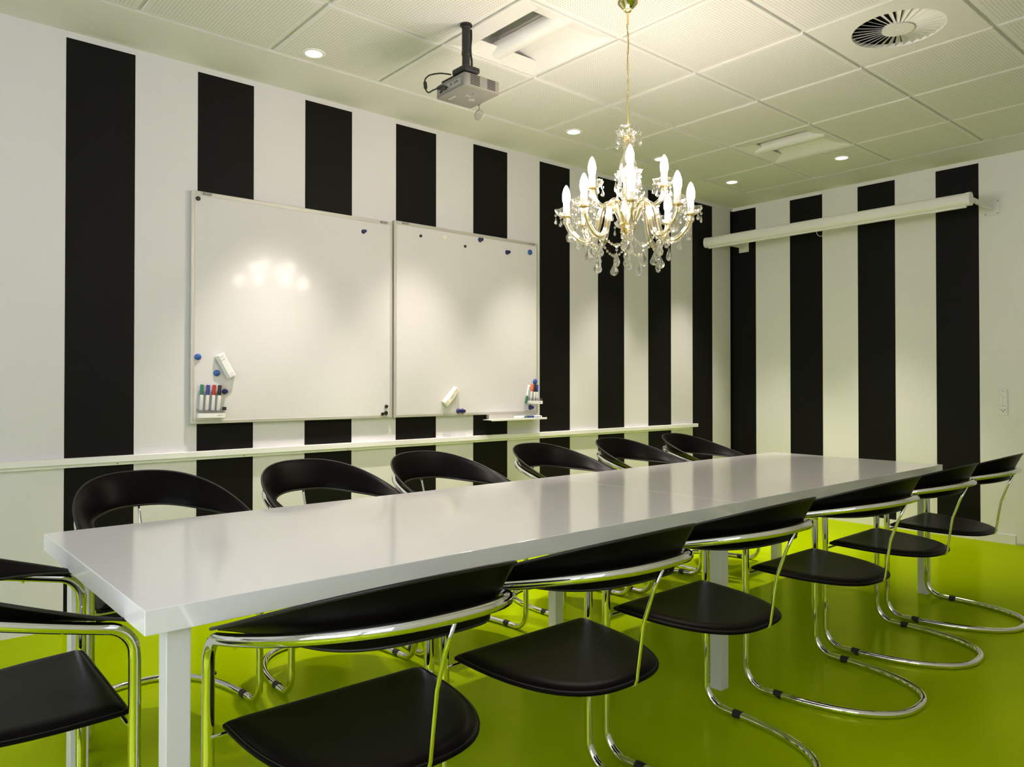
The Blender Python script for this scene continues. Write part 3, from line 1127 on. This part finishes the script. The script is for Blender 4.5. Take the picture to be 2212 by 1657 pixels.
# ================================================================== projector
PX, PY = 2.073, 2.727
MT = empty('projector_mount', (PX, PY, 0), 0, 'black ceiling pole and bracket carrying the projector', 'mount')
PZ0, PZ1 = 2.467, 2.526
BXC, BYC = PX + .074, PY + .084
MB().lathe([(.021, H), (.021, H - .016), (.019, H - .018), (.019, 2.63), (.0205, 2.628), (.0205, 2.614), (.018, 2.612), (.018, 2.55)], 20).build('pole', M['black_p'], MT, smooth=40)
MB().lathe([(.028, H - .001), (.028, H - .008), (.019, H - .010)], 20).build('ceiling_flange', M['black_p'], MT, smooth=40)
cb = []
for k in range(12):
    f = k / 11
    cb.append((.022 + .004 * math.sin(f * 9), -.008 + .003 * math.sin(f * 7), H - .02 - f * .19))
MB().tube(cb, .005, 8).build('pole_cable', M['black_p'], MT, smooth=180)
bbox_obj('bracket', M['black_p'], MT, -.036, .05, -.040, .06, PZ1 + .004, PZ1 + .030, .006, 2)
bbox_obj('bracket_arm', M['black_p'], MT, -.020, .10, .02, .045, PZ1 + .001, PZ1 + .012, .003, 1)
bbox_obj('bracket_arm', M['black_p'], MT, -.024, .0, -.01, .16, PZ1 + .001, PZ1 + .012, .003, 1)

PR = empty('projector', (BXC, BYC, PZ0), math.radians(-1.5), 'silver projector hanging upside down under the ceiling', 'projector')
pa, pb, ph = .102, .117, PZ1 - PZ0
bm = bmesh.new()
bmesh.ops.create_cube(bm, size=1.0)
bmesh.ops.scale(bm, vec=(2 * pa, 2 * pb, ph), verts=bm.verts)
ve = [e for e in bm.edges if abs(e.verts[0].co.z - e.verts[1].co.z) > .01]
bmesh.ops.bevel(bm, geom=ve, offset=.016, segments=5, profile=.5, affect='EDGES')
be = [e for e in bm.edges if abs(e.verts[0].co.z - e.verts[1].co.z) < 1e-6 and len(e.link_faces) == 2 and abs(abs(e.verts[0].co.z) - ph / 2) < 1e-5 and any(abs(f.normal.z) < .5 for f in e.link_faces)]
bmesh.ops.bevel(bm, geom=be, offset=.004, segments=2, profile=.5, affect='EDGES')
bmesh.ops.translate(bm, vec=(0, 0, ph / 2), verts=bm.verts)
me = bpy.data.meshes.new('casing')
bm.to_mesh(me)
bm.free()
me.shade_smooth()
me.set_sharp_from_angle(angle=math.radians(35))
obj('casing', me, M['silver'], PR)
# bottom (the projector's own top) features
MB().lathe([(.0004, -.0012), (.016, -.0012), (.0175, .0005)], 26).build('zoom_dial', M['silver_l'], PR, (.035, .02, 0), smooth=50)
for k in range(5):
    x, y = ((0, 0), (.010, .006), (-.010, .006), (.010, -.006), (-.010, -.006))[k]
    bbox_obj('button', M['silver_l'], PR, -.006 + x - .0035, -.006 + x + .0035, -.012 + y - .0022, -.012 + y + .0022, -.0016, .001, .0008, 1)
MB().lathe([(.0004, -.0010), (.0035, -.0010), (.004, .0005)], 14).build('power_button', M['blue_d'], PR, (-.006, -.047, 0), smooth=50)
bbox_obj('name_plate', M['silver_l'], PR, -.058, -.044, .028, .082, -.0010, .001, .0004, 1)
# side face toward -y : two grilles of slots, dark
for x0, x1 in ((-.070, -.017), (.026, .072)):
    for k in range(7):
        z = .009 + k * .0068
        MB().box(x0, x1, -pb - .0006, -pb + .002, z, z + .0034).build('vent_slot', M['dark'], PR)
# connector face toward -x
bbox_obj('connector_panel', M['silver_l'], PR, -pa - .0012, -pa + .003, -.086, .092, .010, .043, .003, 2)
for k, mt_ in enumerate(('dark', 'yellow_p', 'dark', 'dark')):
    y = -.012 - k * .0165
    MB().lathe([(.0055, 0), (.0065, .0022), (.0045, .0022), (.004, .0005)], 14).build('jack_ring', M['grey'], PR, (-pa - .001, y, .030), (0, -PI / 2, 0), smooth=40)
    MB().lathe([(.0004, .0018), (.0036, .0018), (.0036, 0)], 12).build('jack', M[mt_], PR, (-pa - .001, y, .030), (0, -PI / 2, 0), smooth=40)
MB().box(-pa - .0016, -pa + .001, .060, .082, .014, .024).build('port', M['dark'], PR)
MB().lathe([(.024, 0), (.026, .010), (.023, .014), (.020, .006), (.0004, .004)], 26).build('lens', M['black_p'], PR, (pa - .001, .06, .030), (0, PI / 2, 0), smooth=40)
MB().tube([(pa - .003, .052, .003), (pa + .003, .052, -.003), (pa + .003, .052, -.020)], .0014, 6).build('cap_string', M['black_p'], PR, smooth=180)
MB().lathe([(.0245, -.003), (.026, -.002), (.026, .002), (.0245, .003), (.0225, .0012), (.0004, .0012), (.0004, -.0012), (.0225, -.0012), (.0245, -.003)], 30).build('lens_cap', M['acryl'], PR, (pa + .003, .052, -.046), (0, PI / 2, .35), smooth=40)
MB().lathe([(.0245, -.003), (.0265, -.002), (.0265, .002), (.0245, .003)], 30).build('lens_cap_rim', M['silver_l'], PR, (pa + .003, .052, -.046), (0, PI / 2, .35), smooth=40)

CB = empty('video_cable', (BXC, BYC, PZ0), 0, 'black video cable looping out of the projector connector panel', 'cable')
bx = -pa
cpts = [(-.106, -.012, ph + .014), (-.114, .004, ph + .020), (-.126, .050, ph + .034), (-.146, .100, ph + .036), (-.156, .122, ph + .022), (-.156, .124, ph + .006)]
cp2 = [(-.156, .124, ph + .006), (-.154, .120, ph - .028), (-.148, .106, ph - .044), (bx - .036, .086, .022), (bx - .026, .066, .026)]


def smooth_path(pts, n=8):
    P = [Vector(p) for p in pts]
    out = []
    for i in range(len(P) - 1):
        p0, p1, p2, p3 = P[max(i - 1, 0)], P[i], P[i + 1], P[min(i + 2, len(P) - 1)]
        for k in range(n):
            t = k / n
            out.append(.5 * ((2 * p1) + (p2 - p0) * t + (2 * p0 - 5 * p1 + 4 * p2 - p3) * t * t + (3 * p1 - p0 - 3 * p2 + p3) * t ** 3))
    out.append(P[-1])
    return out


MB().tube(smooth_path(cpts + cp2[1:]), .0035, 9).build('lead', M['black_p'], CB, smooth=180)
MB().tube([(-.156, .124, ph + .010), (-.156, .124, ph + .006), (-.1545, .1215, ph - .020), (-.154, .120, ph - .024)], [.006, .0085, .0085, .006], 12).build('ferrite', M['black_p'], CB, smooth=40)
bbox_obj('plug', M['black_p'], CB, bx - .030, bx - .001, .022, .058, .017, .033, .003, 2)
MB().tube([(bx - .03, .058, .025), (bx - .026, .062, .025)], .005, 8).build('strain_relief', M['black_p'], CB)
for y in (.018, .064):
    MB().tube([(bx - .034, y, .025), (bx - .002, y, .025)], .003, 8).build('plug_screw', M['black_p'], CB, smooth=40)

# ================================================================== chandelier
QX, QY = 2.468, 2.110
CH = empty('chandelier', (QX, QY, 0), 0, 'crystal chandelier with twelve candle bulbs hanging over the table', 'chandelier')
MB().lathe([(.047, H), (.046, H - .008), (.040, H - .016), (.026, H - .030), (.017, H - .036), (.016, H - .044), (.010, H - .048), (.0004, H - .049)], 28).build('ceiling_canopy', M['brass_p'], CH, smooth=40)
MB().tube([(0, 0, H - .046), (0, 0, 2.655)], .0045, 10).build('hanging_rod', M['brass'], CH, smooth=60)
lk = []
for k in range(20):
    a = 2 * PI * k / 20
    lk.append((.0048 * math.copysign(abs(math.cos(a)) ** .8, math.cos(a)), 0, .0172 * math.sin(a)))
link_me = MB().tube(lk, .0011, 6, closed=True).mesh('chain_link', 180)
link_me.materials.append(M['brass_p'])
NL = 14
for k in range(NL):
    obj('chain_link', link_me, None, CH, (0, 0, 2.640 - k * (2.640 - 2.215) / (NL - 1)), (0, 0, .4 + (k % 2) * PI / 2))
cd = []
for k in range(40):
    f = k / 39
    cd.append((.0085 * math.sin(f * 13.5 + .4) * math.sin(PI * f) ** .5 * (1 if f < .55 else .6), .005 * math.cos(f * 11), 2.655 - f * (2.655 - 2.17)))
MB().tube(cd, .0026, 7).build('power_cord', M['cord'], CH, smooth=180)


def dish_mesh(r, hgt, name):
    return MB().lathe([(.010, 0), (.018, .0008), (r * .62, hgt * .16, .3), (r * .86, hgt * .42, .7), (r * .97, hgt * .75, 1.0), (r * 1.03, hgt * .98, 1.0), (r * 1.03, hgt * 1.03, 1.0), (r * 1.0, hgt * 1.03, 1.0), (r * .94, hgt * .75, 1.0), (r * .83, hgt * .45, .7), (r * .6, hgt * .22, .3), (.018, .0035), (.010, .003)], 60, lobes=6, amp=.15).mesh(name, 60)


dish_me = dish_mesh(.047, .030, 'drip_pan')
dish_me.materials.append(M['thin'])
big_me = dish_mesh(.053, .040, 'crystal_bowl')
big_me.materials.append(M['thin'])
mid_me = dish_mesh(.054, .030, 'crystal_bowl')
mid_me.materials.append(M['thin'])
obj('crystal_bowl', big_me, None, CH, (0, 0, 2.170))
obj('crystal_bowl', mid_me, None, CH, (0, 0, 1.988))
MB().lathe([(.019, 2.172), (.021, 2.168), (.019, 2.164)], 20).build('collar', M['brass'], CH, smooth=50)
MB().lathe([(.016, 2.166), (.022, 2.160), (.0265, 2.149), (.024, 2.138), (.0175, 2.122), (.0165, 2.112), (.022, 2.095), (.033, 2.070), (.0375, 2.054), (.036, 2.040), (.028, 2.027), (.018, 2.018)], 16).build('crystal_vase', M['armglass'], CH, smooth=20)
MB().lathe([(.012, 2.018), (.015, 2.0), (.010, 1.985), (.017, 1.972), (.012, 1.962), (.026, 1.945), (.030, 1.928), (.022, 1.905), (.013, 1.890), (.019, 1.875), (.012, 1.858), (.020, 1.84), (.016, 1.815)], 16).build('crystal_column', M['armglass'], CH, smooth=20)
MB().tube([(0, 0, 1.70), (0, 0, 2.168)], .0045, 8).build('core_rod', M['brass'], CH, smooth=60)
MB().lathe([(.016, 1.812), (.034, 1.806), (.036, 1.800), (.030, 1.796), (.031, 1.782), (.024, 1.768), (.012, 1.760), (.009, 1.748)], 24).build('hub', M['brass'], CH, smooth=35)
MB().lathe([(.010, 1.752), (.011, 1.74), (.010, 1.705), (.004, 1.695)], 14).build('finial_tube', M['armglass'], CH, smooth=40)

# crystals
def drop_mesh(L, R, name):
    return MB().lathe([(.0003, 0), (R * .16, -L * .10), (R * .55, -L * .38), (R * .95, -L * .62), (R, -L * .72), (R * .80, -L * .88), (R * .35, -L * .98), (.0003, -L)], 8).mesh(name)


def flat_y(me, f):
    for v in me.vertices:
        v.co.y *= f
    me.materials.append(M['glass'])
    return me


drop_s = flat_y(drop_mesh(.032, .0095, 'crystal_drop'), .6)
drop_m = flat_y(drop_mesh(.046, .0140, 'crystal_drop'), .6)
drop_l = flat_y(drop_mesh(.063, .0205, 'crystal_drop'), .55)
ball_me = MB().lathe([(.0003, .0065), (.0046, .0046), (.0065, 0), (.0046, -.0046), (.0003, -.0065)], 8).mesh('bead')
ball_me.materials.append(M['glass'])


def pendant(parent, p, me, rot, bead=True, gap=.0085):
    if bead:
        obj('bead', ball_me, None, parent, (p[0], p[1], p[2] - gap), (0, 0, rot))
    d = obj('crystal_drop', me, None, parent, (p[0], p[1], p[2] - gap * (1.9 if bead else .3)), (random.uniform(-.05, .05), random.uniform(-.05, .05), rot))
    return d


sleeve_prof = [(.0125, .002), (.0145, .003), (.0138, .006), (.0138, .062), (.0125, .066), (.0004, .066)]
sleeve_me = MB().lathe(sleeve_prof, 18).mesh('candle_sleeve', 40)
sleeve_me.materials.append(M['sleeve'])
bp = [(.0105, .060), (.0130, .0635), (.0152, .069), (.0165, .076), (.0172, .084), (.0171, .092), (.0160, .102), (.0138, .112), (.0108, .121), (.0076, .1285), (.0045, .134), (.0018, .1373), (.0004, .138)]
bulb_me = MB().lathe(bp, 20).mesh('bulb', 60)
bulb_me.materials.append(M['bulb'])
cup_me = MB().lathe([(.0004, -.004), (.012, -.003), (.020, 0), (.021, .0015), (.010, .004)], 20).mesh('pan_cup', 40)
cup_me.materials.append(M['brass'])


knob_me = MB().lathe([(.006, -.004), (.013, -.008), (.0165, -.017), (.0145, -.026), (.008, -.033), (.006, -.036)], 10).mesh('glass_knob')
knob_me.materials.append(M['armglass'])


def arm_mesh(pts, r, name):
    return MB().tube(smooth_path(pts, 7), r, 10).mesh(name, 180)


low_pts = [(.022, 0, 1.806), (.036, 0, 1.838), (.055, 0, 1.876), (.082, 0, 1.890), (.108, 0, 1.868), (.122, 0, 1.815), (.138, 0, 1.757), (.168, 0, 1.729), (.205, 0, 1.738), (.238, 0, 1.770), (.256, 0, 1.805), (.262, 0, 1.834)]
up_pts = [(.026, 0, 1.845), (.050, 0, 1.868), (.078, 0, 1.876), (.108, 0, 1.880), (.134, 0, 1.900), (.148, 0, 1.928), (.152, 0, 1.954)]
low_me = arm_mesh(low_pts, .0130, 'arm')
up_me = arm_mesh(up_pts, .0110, 'arm')
core_l = arm_mesh(low_pts, .0048, 'arm_core')
core_u = arm_mesh(up_pts, .0042, 'arm_core')
for m_ in (low_me, up_me):
    m_.materials.append(M['armglass'])
for m_ in (core_l, core_u):
    m_.materials.append(M['brass_p'])
PH0 = math.atan2(-QY, -QX) + math.radians(3)
for ring, n_, arm_, core_, rr, zd in ((0, 8, low_me, core_l, .262, 1.836), (1, 4, up_me, core_u, .152, 1.956)):
    for k in range(n_):
        a = PH0 + 2 * PI * k / n_
        ca, sa = math.cos(a), math.sin(a)
        am = obj('arm', arm_, None, CH, rot=(0, 0, a))
        obj('arm_core', core_, None, am)
        b = Vector((rr * ca, rr * sa, zd))
        obj('pan_cup', cup_me, None, CH, b)
        obj('glass_knob', knob_me, None, CH, b)
        obj('drip_pan', dish_me, None, CH, b, (0, 0, a + .3))
        obj('candle_sleeve', sleeve_me, None, CH, b)
        obj('bulb', bulb_me, None, CH, b)
        for q in range(5):
            t = a + 2 * PI * (q + .5 * ring) / 5 + .25
            p = b + Vector((.046 * math.cos(t), .046 * math.sin(t), .016))
            pendant(CH, p, drop_s, random.uniform(0, PI))
        if ring == 0:
            pendant(CH, Vector((.250 * ca, .250 * sa, 1.806)), drop_l, a + .6)
            p = Vector((.170 * ca, .170 * sa, 1.722))
            pendant(CH, p, drop_l, a + 1.2 + .3 * k)
            pendant(CH, Vector((.092 * ca, .092 * sa, 1.878)), drop_s, a + .4, True)
            pendant(CH, Vector((.215 * ca, .215 * sa, 1.752)), drop_m, a + .9, True)
        else:
            pendant(CH, Vector((.128 * ca, .128 * sa, 1.885)), drop_m, a + .5)
# festoons of beads between neighbouring arms
for k in range(8):
    a0 = PH0 + 2 * PI * k / 8
    a1 = PH0 + 2 * PI * (k + 1) / 8
    P0 = Vector((.150 * math.cos(a0), .150 * math.sin(a0), 1.742))
    P1 = Vector((.150 * math.cos(a1), .150 * math.sin(a1), 1.742))
    bs = MB()
    wire = []
    for q in range(11):
        f = q / 10
        p = P0.lerp(P1, f)
        p.z -= .052 * (1 - (2 * f - 1) ** 2)
        wire.append(p)
        r_ = .0105 if q == 5 else .0064
        bs.lathe([(.0003, r_), (r_ * .75, r_ * .66), (r_, 0), (r_ * .75, -r_ * .66), (.0003, -r_)], 8, origin=p)
    bs.build('bead_string', M['glass'], CH)
    MB().tube(wire, .0007, 4).build('bead_wire', M['brass_p'], CH)
    m_ = wire[5]
    pendant(CH, m_ - Vector((0, 0, .010)), drop_l, (a0 + a1) / 2 + .8)
for zb_, rb_, n_, me_ in ((2.196, .053, 5, drop_m), (2.006, .053, 6, drop_m), (1.757, .026, 6, drop_m)):
    for q in range(n_):
        t = PH0 + 2 * PI * (q + .25) / n_
        pendant(CH, (rb_ * math.cos(t), rb_ * math.sin(t), zb_), me_, t + PI / 2)
obj('crystal_drop', drop_l, None, CH, (0, 0, 1.700), (0, 0, .5))
MB().lathe([(.0003, .018), (.010, .0155), (.0165, .008), (.018, 0), (.0165, -.008), (.010, -.0155), (.0003, -.018)], 10).build('crystal_ball', M['glass'], CH, (0, 0, 1.622))
